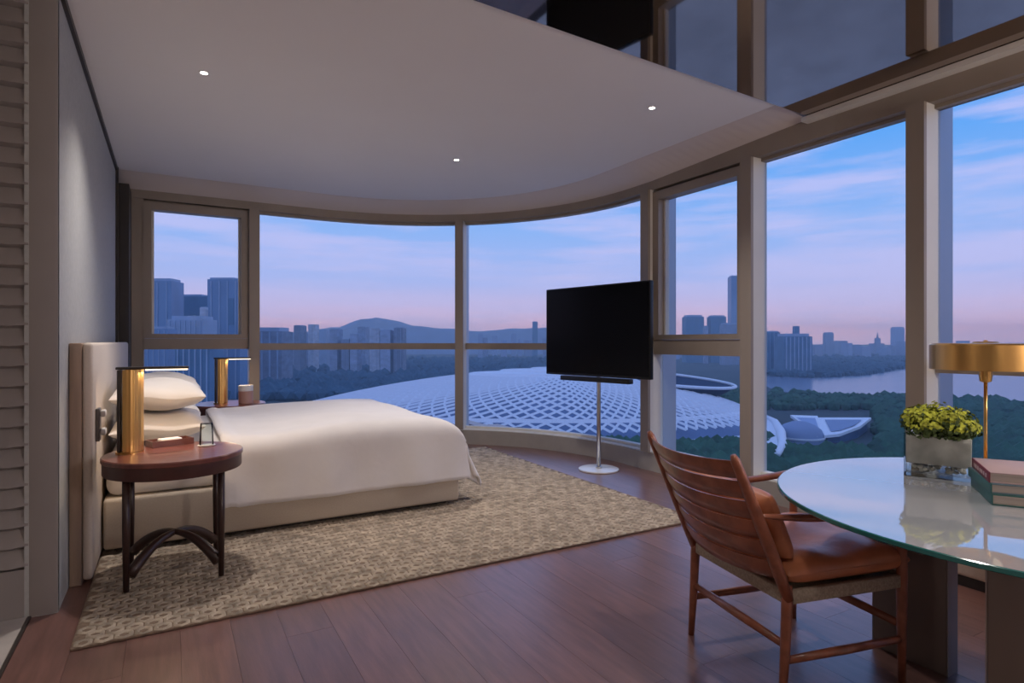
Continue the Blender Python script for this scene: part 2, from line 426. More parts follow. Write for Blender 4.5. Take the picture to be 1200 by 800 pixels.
# ------------------------------------------------------------------ downlights (those in the mirrored ceiling are added fill)
def downlight(x, y, zc, label, power, group, ang=118, r=0.020):
    t = thing('downlight', (x, y, zc), label, 'ceiling light', 0, group)
    n = 20; lathe('trim_ring', [(r, -.004), (r * 1.35, -.004), (r * 1.45, 0.0), (r, 0.0)], 'white_trim', t, n, ring=True)
    lathe('lamp', [(0.001, -.003), (r * .9, -.003), (r * .9, -.001), (0.001, -.001)], 'led_glow', t, n)
    ld = bpy.data.lights.new('spot', 'SPOT'); ld.energy = power; ld.spot_size = math.radians(ang); ld.spot_blend = 1.0
    ld.color = (1.0, 0.92, 0.87); ld.shadow_soft_size = 0.06
    lo = bpy.data.objects.new('downlight_beam', ld); COL.objects.link(lo); lo.parent = t; lo.location = (0, 0, -0.02)
    return t
DL = 105
for (px, py, lab) in ((239, 85, 'small lit downlight in white ceiling nearest the headboard wall'),
                      (535, 187, 'small lit downlight in white ceiling, farthest, above the foot of the bed'),
                      (764, 126, 'small lit downlight in white ceiling nearest the dark mirrored ceiling')):
    d = 700 * (CEIL + .012 - CAM_H) / (400 - py); q = far(px, d, 0)
    downlight(q.x, q.y, CEIL + .012, lab, DL, 'downlights in the white ceiling')
for (xx, yy, wh) in ((1.80, 1.15, 'above the leather armchair'), (0.3, 0.6, 'just ahead of the camera'), (1.0, -1.4, 'by the back wall'), (2.9, -1.6, 'by the back corner windows'), (-1.6, 0.6, 'over the stone passage')):
    downlight(xx, yy, CEIL, 'added fill downlight in the dark mirrored ceiling ' + wh, 55, 'added fill downlights in the mirrored ceiling')  # out-of-view lamps, added to light the chair, floor and room

# unseen globe lamps added behind the camera to brighten the room
for k_, g_ in (('soft', 0.5), ('mid', 1.0), ('full', 8.5)): mat('globe_' + k_, (0.9, 0.85, 0.8), 0.5, emis=(1.0, 0.88, 0.80), estr=FILL_GLOW * g_)
def fill_globe(x, y, h, label, glow):
    t = thing('fill_lamp', (x, y, .008 if x < -.55 else 0.0005), label, 'lamp', 0, 'added fill globes behind the camera')
    lathe('base', [(.15, 0), (.155, .004), (.155, .016), (.02, .022)], 'brass', t, 32)
    tube('pole', [(0, 0, .0225), (0, 0, h - .19)], .011, 'brass', t, 10)
    r_ = .19; lathe('globe', [(max(.002, r_ * math.sin(PI * k / 16)), h - r_ * math.cos(PI * k / 16)) for k in range(17)], glow, t, 28)
fill_globe(-1.55, 1.30, 1.75, 'added glowing globe fill lamp on the stone floor of the passage', 'globe_soft')
fill_globe(0.55, -1.55, 1.75, 'added glowing globe fill lamp on wooden floor behind the camera', 'globe_mid')
fill_globe(3.35, -1.30, 1.75, 'added glowing globe fill lamp by the windows behind the camera', 'globe_full')

# ------------------------------------------------------------------ rug
RX0, RX1, RY0, RY1 = -0.345, 3.14, 2.90, 6.09
rug = thing('rug', ((RX0 + RX1) / 2, (RY0 + RY1) / 2, 0), 'large cream and brown honeycomb woven rug under the bed', 'rug')
hx, hy = (RX1 - RX0) / 2, (RY1 - RY0) / 2
box('rug_backing', -hx, hx, -hy, hy, 0.0005, 0.012, 'rug_ground', rug, .005)
V = []; F = []
a = 0.040; rowh = a * 1.5; colw = a * math.sqrt(3)
r = 0; y = -hy + a * .8
while y < hy - a * .8:
    x = -hx + a + (colw / 2 if r % 2 else 0)
    while x < hx - a * .9:
        jz = random.uniform(-.0015, .0015); rr = random.uniform(.93, 1.0)
        b0 = len(V)
        for k in range(6):
            q = PI / 6 + k * PI / 3; c, s = math.cos(q), math.sin(q)
            V += [(x + c * a * .96 * rr, y + s * a * .96 * rr, .0122), (x + c * a * .76 * rr, y + s * a * .76 * rr, .0195 + jz + random.uniform(-.002, .002)), (x + c * a * .46 * rr, y + s * a * .46 * rr, .0122)]
        for k in range(6):
            k2 = (k + 1) % 6
            for q in range(2): F.append((b0 + k * 3 + q, b0 + k2 * 3 + q, b0 + k2 * 3 + q + 1, b0 + k * 3 + q + 1))
        x += colw
    y += rowh; r += 1
w = link('honeycomb_loops', V, F, 'rug_loop', rug, True); w['kind'] = 'stuff'

# ------------------------------------------------------------------ bed
BX0, BX1, BY0, BY1 = -0.33, 1.86, 4.04, 5.94
BTOP = 0.605
bed = thing('bed', (0.75, (BY0 + BY1) / 2, 0.012), 'king bed with white duvet on cream upholstered base', 'bed')
ox, oy, oz = 0.75, (BY0 + BY1) / 2, 0.012
def bl(x0, x1, y0, y1, z0, z1): return (x0 - ox, x1 - ox, y0 - oy, y1 - oy, z0 - oz, z1 - oz)
box('plinth', *bl(BX0 + .05, BX1 - .08, BY0 + .06, BY1 - .06, .0245, .045), 'dark_bronze', bed)
box('base', *bl(BX0, BX1, BY0, BY1, .045, .33), 'bed_base', bed, .02, 3)
box('mattress', *bl(BX0 + .01, BX1 - .02, BY0 + .03, BY1 - .03, .332, BTOP - .03), 'pillow_linen', bed, .06, 4)
# duvet
def duvet():
    nu, nv = 84, 92
    xs0 = 0.27; xf = BX1 + .05; yh = (BY1 - BY0) / 2 - .005
    drop = 0.405
    def bend(d, rr, fl):               # arc length past the bend start -> (outward, downward)
        arc = rr * PI / 2
        if d <= 0: return d, 0.0
        if d < arc: return rr * math.sin(d / rr), rr * (1 - math.cos(d / rr))
        return rr + (d - arc) * fl, rr + (d - arc)
    rx, ry = 0.21, 0.10
    Lx = (xf - rx - xs0) + rx * PI / 2 + drop - rx; Ly = (yh - ry) + ry * PI / 2 + drop - ry
    vs = []; fs = []
    for i in range(nu + 1):
        u = Lx * i / nu - (xf - rx - xs0); oxx, dx = bend(u, rx, .42)
        for j in range(nv + 1):
            tv = -1 + 2 * j / nv; sgn = 1 if tv >= 0 else -1
            vv = abs(tv) * Ly - (yh - ry); oyy, dy = bend(vv, ry, .05)
            X = xf - rx + oxx; Y = (yh - ry + oyy) * sgn
            dd = (max(dx, 0) ** 3 + max(dy, 0) ** 3) ** (1 / 3.)
            k = min(dx, dy) / drop
            X += 0.09 * k
            Z = BTOP - min(dd, drop * (1 + .22 * k))
            if k > 0: Y -= sgn * 0.10 * k * k
            puff = 0.022 * (math.sin(X * 5 + Y * 2.2) * math.cos(Y * 4.1 - X) * .5 + .5)
            side = min(1, max(0, (dd - .06) / .2))
            Z += (puff + 0.050 * (1 - tv ** 4) * math.sin(PI * min(1, max(0, (X - .55) / 1.4)))) * (1 - side)
            if dy > 0.06: Y += sgn * side * (0.010 * math.sin(X * 9.0) + 0.005 * math.sin(X * 21 + 1))
            if dx > 0.06: X += side * (0.012 * math.sin(Y * 8.0 + .7))
            if i < 4: Z += 0.012 * math.sin(i / 4 * PI)
            vs.append((X - ox, Y, Z - oz))
    for i in range(nu):
        for j in range(nv):
            p = i * (nv + 1) + j; fs.append((p, p + nv + 1, p + nv + 2, p + 1))
    o = link('duvet', vs, fs, 'linen', bed, True)
    sm = o.modifiers.new('sol', 'SOLIDIFY'); sm.thickness = 0.022; sm.offset = 0.0
    return o
duvet()
def pillow_vf(L_, W_, T_, n=18):
    vs = []; fs = []
    for side in (1, -1):
        for i in range(n + 1):
            for j in range(n + 1):
                u = -1 + 2 * i / n; v_ = -1 + 2 * j / n
                uu = math.sin(u * PI / 2); vv = math.sin(v_ * PI / 2)
                t = max(0, (1 - abs(uu) ** 3.2)) ** .5 * max(0, (1 - abs(vv) ** 3.2)) ** .5
                pin = 1 - 0.05 * (1 - abs(uu) ** 2) if True else 1
                vs.append((uu * L_ / 2 * (1 - .05 * (1 - vv * vv)), vv * W_ / 2 * (1 - .04 * (1 - uu * uu)), side * T_ / 2 * t + .008 * math.sin(uu * 5 + vv * 3)))
    m_ = (n + 1) ** 2
    for i in range(n):
        for j in range(n):
            p = i * (n + 1) + j
            fs.append((p, p + n + 1, p + n + 2, p + 1)); fs.append((m_ + p, m_ + p + 1, m_ + p + n + 2, m_ + p + n + 1))
    return vs, fs
pv, pf = pillow_vf(0.50, 0.80, 0.185)
for (x, y, z, tilt, lab) in ((-0.06, 4.50, .694, 0, 'white pillow lying flat, lower one on the side near the louvred pier'),
                             (-0.06, 4.50, .884, 2, 'white pillow on top of the stack behind the brass lamp'),
                             (-0.06, 5.42, .694, 0, 'white pillow lying flat, lower one on the window side'),
                             (-0.06, 5.42, .884, 2, 'white pillow on top of the stack on the window side')):
    o = link('pillow', pv, pf, 'pillow_linen', None, True); o.location = (x, y, z); o.rotation_euler = (0, math.radians(tilt), 0)
    tag(o, lab, 'pillow', 'pillows at the head of the bed')

# headboard
HB0, HB1 = 3.66, 6.55
hb = thing('headboard', (XW, (HB0 + HB1) / 2, 0), 'tall cream upholstered headboard running along the grey wall', 'headboard')
hh = (HB1 - HB0) / 2
box('front_panel', .055, .10, -hh, hh, .02, CAM_H - .006, 'headboard', hb, .018, 3)
box('back_panel', .002, .0545, -hh, hh, .0, CAM_H - .008, 'headboard_side', hb, .006)
# switch plate beside the lamp
sy_ = 3.80 - (HB0 + HB1) / 2
sp = box('switch_plate', .1005, .12, sy_ - .04, sy_ + .04, .70, .87, 'grey_plastic', hb, .004)
box('switch', .1205, .145, sy_ - .035, sy_ + .035, .825, .86, 'ceramic', sp, .008)
box('switch', .1205, .145, sy_ - .035, sy_ + .035, .73, .765, 'ceramic', sp, .008)

# ------------------------------------------------------------------ bedside tables
NT = 0.62
def bedside(loc, label):
    t = thing('bedside_table', loc, label, 'table', 0, 'round bedside tables')
    r = 0.325
    lathe('top', [(r - .004, NT - .026), (r, NT - .022), (r, NT - .005), (r - .005, NT), (r - .02, NT)], 'red_wood', t, 56)
    lathe('apron', [(r - .008, NT - .088), (r - .006, NT - .084), (r - .006, NT - .0262)], 'apron_wood', t, 56)
    L_ = 0.205
    for sx_, sy_ in ((-1, -1), (1, -1), (1, 1), (-1, 1)):
        x, y = sx_ * L_, sy_ * L_
        tube('leg', [(x, y, 0), (x, y, .3), (x, y, NT - .0885)], [.013, .017, .017], 'dark_wood', t, 10)
    for s_ in (-1, 1):
        pts = []
        for k in range(17):
            q = -1 + 2 * k / 16; pts.append((q * (L_ - .012), q * s_ * (L_ - .012), .07 + .13 * (1 - q * q) + (.0 if s_ > 0 else .001)))
        tube('arched_stretcher', pts, [.028 - .012 * (1 - abs(-1 + 2 * k / 16)) for k in range(17)], 'dark_wood', t, 8, flat=1.0)
    return t
T1 = (0.02, 3.60); T2 = (0.50, 6.42)
bedside((T1[0], T1[1], .0235), 'round red-brown wooden bedside table nearest the louvred pier')
bedside((T2[0], T2[1], .0), 'round red-brown wooden bedside table behind the bed by the window')
NTZ = NT + .024

def arc_lamp(loc, rz, label):
    t = thing('bedside_lamp', loc, label, 'lamp', rz, 'brass bedside lamps')
    Hh = .43; R = .062
    lathe('foot', [(R * 1.02, 0), (R * 1.02, .008), (R * .9, .01)], 'brass', t, 32)
    # fluted half-tube upright open on its back, thick sheet
    vs = []; fs = []; n = 56
    for k in range(n + 1):
        q = math.radians(-115 + 230 * k / n); ro = R + .0012 * math.cos(k * PI / 2); ri = R - .008
        c, s = math.cos(q), math.sin(q)
        for rad, zz in ((ro, .0105), (ri, .0105), (ri, Hh), (ro, Hh)): vs.append((rad * c, rad * s, zz))
    for k in range(n):
        for q in range(4):
            q2 = (q + 1) % 4; fs.append((k * 4 + q, k * 4 + q2, (k + 1) * 4 + q2, (k + 1) * 4 + q))
    fs += [(0, 3, 2, 1), (n * 4, n * 4 + 1, n * 4 + 2, n * 4 + 3)]
    o_ = link('upright', vs, fs, 'brass', t, True)
    o_.data.set_sharp_from_angle(angle=math.radians(50))
    box('core', -.052, -.035, -.045, .045, .0105, Hh, 'dark_bronze', t, .004)
    box('arm', -.06, .27, -.028, .028, Hh + .001, Hh + .014, 'dark_bronze', t, .003)
    box('light_strip', .07, .265, -.022, .022, Hh - .006, Hh + .0005, 'lamp_glow', t, .001)
    ld = bpy.data.lights.new('strip', 'AREA'); ld.shape = 'RECTANGLE'; ld.size = .19; ld.size_y = .04; ld.energy = 2.2; ld.color = (1, .74, .48)
    lo = bpy.data.objects.new('lamp_light', ld); COL.objects.link(lo); lo.parent = t; lo.location = (.165, 0, Hh - .012)
    return t
lp = at(152, 530, NTZ)
arc_lamp((lp.x, lp.y, NTZ), math.radians(-2), 'brass fluted half-tube lamp on the near bedside table')
arc_lamp((T2[0] - .08, T2[1], NT + .0005), math.radians(0), 'brass fluted half-tube lamp on the bedside table by the window')
# tray with folded cloth, glass on a coaster
q = at(199, 521, NTZ)
tr = thing('wooden_tray', (q.x, q.y, NTZ), 'small dark red wooden tray on the near bedside table', 'tray', math.radians(20))
box('bottom', -.10, .10, -.05, .05, .001, .008, 'red_wood', tr)
for (a_, b_, c_, d_) in ((-.10, .10, -.056, -.0505), (-.10, .10, .0505, .056), (-.106, -.1005, -.056, .056), (.1005, .106, -.056, .056)):
    box('side', a_, b_, c_, d_, .001, .034, 'red_wood', tr)
nb = thing('folded_napkin', (q.x + .005, q.y, NTZ + .0085), 'folded cream napkin lying in the red wooden tray', 'napkin', math.radians(20))
box('lower_fold', -.07, .07, -.035, .035, .0, .014, 'pillow_linen', nb, .005); box('upper_fold', -.06, .05, -.03, .03, .0145, .03, 'linen', nb, .006)
q = at(242, 522, NTZ)
cs = thing('coaster', (q.x, q.y, NTZ), 'round white coaster under the drinking glass', 'coaster'); lathe('disc', [(.04, .0005), (.044, .002), (.044, .006), (.042, .007)], 'ceramic', cs, 28); lathe('felt', [(.036, .0), (.036, .0004)], 'grey_plastic', cs, 20)
gl = thing('drinking_glass', (q.x, q.y, NTZ + .0075), 'clear upturned drinking glass on a white coaster', 'glass')
lathe('tumbler', [(.034, .0), (.036, .0), (.031, .115), (.029, .118), (.001, .118), (.001, .113), (.028, .113), (.034, .001)], 'clear_glass', gl, 28, ring=True)
cd_ = thing('candle_jar', (T2[0] + .13, T2[1] - .13, NT + .0005), 'white and pink candle jar on the bedside table by the window', 'candle')
lathe('jar', [(.062, 0), (.065, .004), (.065, .12), (.06, .122)], 'candle_pink', cd_, 28); lathe('lid', [(.066, .1225), (.067, .125), (.067, .172), (.062, .177)], 'ceramic', cd_, 28)

# ------------------------------------------------------------------ television on a pole stand
b = at(700, 547, 0.0)
zr, zl = 5.15, 6.13
pr = far(763, zr, 0); pl = far(641, zl, 0)
tvc = (pr + pl) / 2; dv = (pr - pl); wtv = dv.length; angz = math.atan2(dv.y, dv.x)
tv = thing('television', (tvc.x, tvc.y, 0), 'black flat television on a slim pole stand by the windows', 'television', angz)
nrm = Vector((math.sin(angz), -math.cos(angz), 0))
ztop = CAM_H + (400 - 328) * zr / 700; zbot = CAM_H - (445 - 400) * zr / 700
# local x along the screen, -y toward the bed (front)
box('cabinet', -wtv / 2, wtv / 2, -.012, .035, zbot, ztop, 'black_plastic', tv, .006)
box('screen', -wtv / 2 + .012, wtv / 2 - .012, -.0145, -.0125, zbot + .022, ztop - .012, 'tv_screen', tv)
box('sound_bar', -wtv / 2 + .22, wtv / 2 - .22, -.03, .04, zbot - .05, zbot - .005, 'black_plastic', tv, .006)
tube('pole', [(0, .06, .03), (0, .06, .8), (0, .06, zbot + .35)], .019, 'steel', tv, 14)
box('bracket', -.14, .14, .036, .055, zbot + .15, zbot + .45, 'black_plastic', tv, .004)
lathe('foot_disc', [(.185, 0.0), (.19, .003), (.19, .014), (.18, .018), (.02, .020)], 'base_white', tv, 40, (0, .06, 0))
lathe('collar', [(.03, .0205), (.03, .035), (.02, .04)], 'steel', tv, 20, (0, .06, 0))

# ------------------------------------------------------------------ round glass table
TX, TY, TR, TZ = 2.33, 0.78, 0.752, 0.72
tb = thing('round_table', (TX, TY, 0), 'large round pale glass-topped table with teal edge beside leather chair', 'table')
lathe('glass_top', [(.05, TZ - .0145), (TR - .004, TZ - .0145), (TR - .004, TZ), (.05, TZ)], 'table_glass', tb, 120)
lathe('glass_rim', [(TR - .0035, TZ - .015), (TR, TZ - .0125), (TR, TZ - .002), (TR - .0035, TZ + .0002)], 'teal_edge', tb, 120, ring=True)
def slab_leg(cx, cy, rz, w, th):
    o = box('slab_leg', -w / 2, w / 2, -th / 2, th / 2, 0, TZ - .0155, 'table_base', tb, .004)
    o.location = (cx - TX, cy - TY, 0); o.rotation_euler = (0, 0, rz)
    for s_ in (-1, 1):
        e_ = box('edge_strip', s_ * (w / 2 + .0005), s_ * (w / 2 + .004), -th / 2 + .002, th / 2 - .002, 0.0, TZ - .016, 'table_base_edge', None)
        e_.parent = o
slab_leg(2.487, 1.233, math.radians(90), .262, .075)
slab_leg(2.186, 0.625, math.radians(-68), .46, .06)
slab_leg(2.62, 0.80, math.radians(35), .40, .06)

# ------------------------------------------------------------------ leather armchair
CH = Vector((2.09, 1.477, 0)); CR = math.atan2(-.222, .975)
ch = thing('armchair', CH, 'slatted red-brown wooden armchair with cognac leather cushions at the table', 'chair', CR)
HX, HY = .25, .262
def post_x(z): return -HX - .215 * max(0, (z - .36) / .49) ** 1.05
for s_ in (1, -1):
    tube('back_leg', [(-HX - .02, s_ * HY, 0), (-HX - .008, s_ * HY, .18), (-HX, s_ * HY, .34), (-HX, s_ * HY, .405)], [.0125, .0165, .019, .016], 'chair_wood', ch, 12)
    zs = [.36, .45, .55, .65, .75, .835, .853]
    tube('back_post', [(post_x(z) + .001, s_ * (HY + .004), z) for z in zs], [.0165, .020, .020, .019, .017, .015, .009], 'chair_wood', ch, 12, flat=1.15)
    tube('front_leg', [(HX, s_ * HY, 0), (HX, s_ * HY, .2), (HX, s_ * HY, .38), (HX, s_ * HY, .55), (HX, s_ * HY, .628)], [.0125, .0165, .019, .0155, .013], 'chair_wood', ch, 12)
    arm = []
    for k in range(15):
        q = k / 14.0; xx = post_x(.645) + (HX + .05 - post_x(.645)) * q
        arm.append((xx, s_ * (HY + .012 * math.sin(q * PI)), .648 - .028 * math.sin(q * PI * .9) + .012 * q ** 4))
    tube('armrest', arm, [.012 + .012 * min(1, q_ / 4) if q_ < 12 else .024 - .006 * (q_ - 12) for q_ in range(15)], 'chair_wood', ch, 10, flat=.55)
    box('side_rail', -HX + .015, HX - .015, s_ * HY - .011, s_ * HY + .011, .342, .388, 'cane', ch, .005)
    tube('side_stretcher', [(-HX, s_ * HY, .155), (0, s_ * HY, .155), (HX, s_ * HY, .155)], [.011, .014, .011], 'chair_wood', ch, 10, flat=1.2)
box('front_rail', HX - .011, HX + .011, -HY + .015, HY - .015, .342, .388, 'cane', ch, .005)
box('back_rail', -HX - .011, -HX + .011, -HY + .015, HY - .015, .342, .388, 'cane', ch, .005)
tube('cross_stretcher', [(-HX - .006, -HY, .205), (-HX - .006, 0, .205), (-HX - .006, HY, .205)], [.011, .015, .011], 'chair_wood', ch, 10, flat=1.2)
tube('cross_stretcher', [(HX, -HY, .205), (HX, 0, .205), (HX, HY, .205)], [.011, .015, .011], 'chair_wood', ch, 10, flat=1.2)
box('cane_seat', -HX + .012, HX - .012, -HY + .012, HY - .012, .366, .376, 'cane', ch)
# curved slats between the posts
NS = 6; za, zb = .425, .838; hs = (zb - za) / NS
for k in range(NS):
    z0_, z1_ = za + k * hs + .004, za + (k + 1) * hs - .004
    vs = []; fs = []; n = 14
    for j in range(n + 1):
        yy = -HY + 2 * HY * j / n; bow = .055 * (1 - (yy / HY) ** 2)
        zm = (z0_ + z1_) / 2
        for zz, dx in ((z0_, -.004), (zm, -.009), (z1_, -.004), (z1_, .004), (zm, .0), (z0_, .004)):
            vs.append((post_x(zz) - bow + dx, yy, zz + .012 * (1 - (yy / HY) ** 2) * -1))
    for j in range(n):
        for q in range(6):
            q2 = (q + 1) % 6; fs.append((j * 6 + q, (j + 1) * 6 + q, (j + 1) * 6 + q2, j * 6 + q2))
    fs += [(5, 4, 3, 2, 1, 0), tuple(range(n * 6, n * 6 + 6))]
    o = link('slat', vs, fs, 'chair_wood', ch, True)
    try: o.data.set_sharp_from_angle(angle=math.radians(60))
    except Exception: pass
def cushion(name, Lx, Ly, T, n=22, dip=.02):
    vs = []; fs = []
    for side in (1, -1):
        for i in range(n + 1):
            for j in range(n + 1):
                u = math.sin((-1 + 2 * i / n) * PI / 2); v_ = math.sin((-1 + 2 * j / n) * PI / 2)
                t = (max(0, 1 - abs(u) ** 7) ** .42) * (max(0, 1 - abs(v_) ** 7) ** .42)
                z = side * T / 2 * t
                if side > 0: z += -dip * math.exp(-(u * u + v_ * v_) * 2.2) + .006 * math.sin(u * 6 + v_ * 2) * t + .004 * math.sin(v_ * 9 - u * 3) * t
                vs.append((u * Lx / 2, v_ * Ly / 2, z))
    m_ = (n + 1) ** 2
    for i in range(n):
        for j in range(n):
            p = i * (n + 1) + j
            fs.append((p, p + n + 1, p + n + 2, p + 1)); fs.append((m_ + p, m_ + p + 1, m_ + p + n + 2, m_ + p + n + 1))
    o = link(name, vs, fs, 'leather', ch, True); return o
o = cushion('seat_cushion', .53, .545, .105); o.location = (.015, 0, .438)
o = cushion('back_cushion', .235, .49, .10, dip=0.0); o.location = (-.262, 0, .592); o.rotation_euler = (0, math.radians(-114), 0)
# piping along the seat cushion's lower edge
pts = []
for k in range(41):
    q = 2 * PI * k / 40; c, s = math.cos(q), math.sin(q)
    pts.append((.015 + .263 * math.copysign(abs(c) ** .25, c), .270 * math.copysign(abs(s) ** .25, s), .438))
tube('cushion_piping', pts, .004, 'leather', ch, 6)

# ------------------------------------------------------------------ things on the table
vp = far(1101, 2.25, TZ)
vz = thing('glass_vase', (vp.x, vp.y, TZ + .0005), 'square marbled glass vase holding green moss on the round table', 'vase', math.radians(22))
hw = .104; th_ = .006; vh = .158
for i_, (x0_, x1_, y0_, y1_) in enumerate(((-hw, hw, -hw, -hw + th_), (-hw, hw, hw - th_, hw), (-hw, -hw + th_, -hw + th_ + .0003, hw - th_ - .0003), (hw - th_, hw, -hw + th_ + .0003, hw - th_ - .0003))):
    box('pane', x0_, x1_, y0_, y1_, .0, vh, 'clear_glass', vz)
box('bottom', -hw + .007, hw - .007, -hw + .007, hw - .007, 0, .012, 'clear_glass', vz)
box('filling', -hw + .0065, hw - .0065, -hw + .0065, hw - .0065, .048, vh - .008, 'vase_body', vz, .004)
ph = None; rnd = random.Random(3)
for k in range(46):
    x_, y_ = rnd.uniform(-.074, .074), rnd.uniform(-.074, .074)
    if k < 30:
        side = k % 4; e_ = .078
        x_, y_ = ((e_, y_), (-e_, y_), (x_, e_), (x_, -e_))[side]
    if ph is None:
        bm = bmesh.new(); bmesh.ops.create_icosphere(bm, subdivisions=1, radius=.011); ph = bpy.data.meshes.new('pebble'); bm.to_mesh(ph); bm.free(); ph.materials.append(M['pebble'])
        for p in ph.polygons: p.use_smooth = True
    o = bpy.data.objects.new('pebble', ph); COL.objects.link(o); o.parent = vz
    o.location = (x_ * .93, y_ * .93, rnd.uniform(.02, .04)); o.scale = (rnd.uniform(.7, 1.1), rnd.uniform(.7, 1.1), rnd.uniform(.6, .9)); o.rotation_euler = (0, 0, rnd.uniform(0, 3))
pt = thing('moss_plant', (vp.x, vp.y, TZ + vh - .005), 'bright yellow-green leafy moss mound growing from the glass vase', 'plant')
V = []; F = []; V2 = []; F2 = []
def leaf(p, n_, s, V, F):
    n_ = n_.normalized(); a_ = n_.cross(Vector((rnd.uniform(-1, 1), rnd.uniform(-1, 1), rnd.uniform(-1, 1)))).normalized(); b_ = n_.cross(a_)
    add(V, F, [p - a_ * s * .5, p + b_ * s * .42 + n_ * s * .2, p + a_ * s * .6 + n_ * s * .35, p - b_ * s * .42 + n_ * s * .2], [(0, 3, 2, 1)])
lobes = [(0, 0, .03, .085), (-.075, .01, .025, .062), (.06, -.03, .02, .07), (.05, .05, .03, .06), (-.03, -.06, .02, .06), (-.02, .06, .04, .06), (.10, -.04, .005, .05), (-.05, -.05, .05, .04)]
for (a_, b_, c_, r_) in lobes:
    for k in range(420):
        z_ = rnd.uniform(-.45, 1); q = rnd.uniform(0, 2 * PI); h_ = math.sqrt(max(0, 1 - z_ * z_))
        n_ = Vector((h_ * math.cos(q), h_ * math.sin(q), z_)); p = Vector((a_, b_, c_)) + n_ * r_ * rnd.uniform(.8, 1.05)
        if p.z < -.004: continue
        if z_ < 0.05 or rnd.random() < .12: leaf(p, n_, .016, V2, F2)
        else: leaf(p, n_, .016, V, F)
o = link('leaf_mound', V, F, 'moss', pt); o['kind'] = 'stuff'
o = link('dark_leaves', V2, F2, 'moss_dark', pt); o['kind'] = 'stuff'
for (a_, b_) in ((0, 0), (-.04, .02), (.05, -.02), (.02, .04)):
    tube('stem', [(a_ * .6, b_ * .6, .006), (a_, b_, .05)], .004, 'moss_dark', pt, 6)

def book(loc, rz, L_, W_, T_, cover, spine, label):
    t = thing('book', loc, label, 'book', rz, 'books on the round table')
    c = .0035
    box('front_cover', 0, L_, 0, W_, T_ - c, T_, cover, t, .001); box('back_cover', 0, L_, 0, W_, 0, c, cover, t, .001)
    box('spine', -.004, 0, 0, W_, 0, T_, spine, t, .001)
    box('pages', .001, L_ - .006, .005, W_ - .005, c + .0002, T_ - c - .0002, 'book_pages', t)
    if spine == 'book_maroon':
        V = []; F = []
        for k in range(7): add(V, F, boxv(-.0052, -.0041, .03 + k * .029, .044 + k * .029 + (k % 3) * .004, T_ * .3, T_ * .66), BOXF)
        link('spine_print', V, F, 'book_pink', t)
    return t
bq = at(1164, 592, TZ)
brz = math.radians(-57)
book((bq.x, bq.y, TZ + .0006), brz, .24, .285, .034, 'book_teal', 'book_teal', 'thick dark teal book at the bottom of the stack on the round table')
book((bq.x + .004, bq.y + .004, TZ + .0352), brz + .03, .225, .27, .030, 'book_blue', 'book_teal', 'blue-grey book in the middle of the stack on the round table')
book((bq.x + .012, bq.y + .012, TZ + .0658), brz - .02, .215, .262, .032, 'book_pink', 'book_maroon', 'pale pink book with maroon spine on top of the stack')

lz = 2.40; lr = ray(1155); LX, LY = lr[0] * lz, lr[1] * lz
tl = thing('table_lamp', (LX, LY, TZ + .0005), 'brass table lamp with flat wide drum shade standing behind the books', 'lamp')
sh0 = CAM_H - 33 * lz / 700 - TZ; sh1 = CAM_H - 2 * lz / 700 - TZ
lathe('base', [(.06, 0), (.065, .004), (.065, .014), (.055, .018), (.012, .022)], 'brass', tl, 36)
tube('stem', [(0, 0, .0225), (0, 0, .2), (0, 0, sh0 - .045)], .0065, 'brass', tl, 12)
lathe('socket', [(.010, sh0 - .052), (.020, sh0 - .047), (.023, sh0 - .02), (.023, sh0 + .008), (.012, sh0 + .012)], 'brass', tl, 24)
rs = .187
lathe('shade', [(rs, sh0), (rs, sh1 - .008), (rs - .006, sh1 - .002), (rs - .02, sh1), (.02, sh1), (.02, sh1 - .004), (rs - .022, sh1 - .004), (rs - .004, sh1 - .012), (rs - .004, sh0)], 'brass', tl, 60, ring=True)
lathe('finial', [(.045, sh1 + .0005), (.04, sh1 + .006), (.008, sh1 + .007), (.006, sh1 + .012)], 'brass', tl, 24)
lathe('bulb', [(.01, sh0 + .0125), (.03, sh0 + .02), (.03, sh0 + .05), (.012, sh0 + .06)], 'ceramic', tl, 20)
ld = bpy.data.lights.new('bulb', 'POINT'); ld.energy = 0.02; ld.color = (1, .76, .5); ld.shadow_soft_size = .04
lo = bpy.data.objects.new('lamp_light', ld); COL.objects.link(lo); lo.parent = tl; lo.location = (.05, 0, sh0 + .03)

# low bench under the windows, glimpsed below the table top
be = thing('window_bench', (3.6, 1.30, 0), 'low beige upholstered bench with dark plinth, glimpsed under the glass table', 'bench')
box('plinth', -.165, .165, -.36, .36, 0, .05, 'dark_bronze', be)
box('seat', -.18, .18, -.38, -.012, .0505, .42, 'bench_fabric', be, .02, 3)
box('seat', -.18, .18, .012, .38, .0505, .42, 'bench_fabric', be, .02, 3)

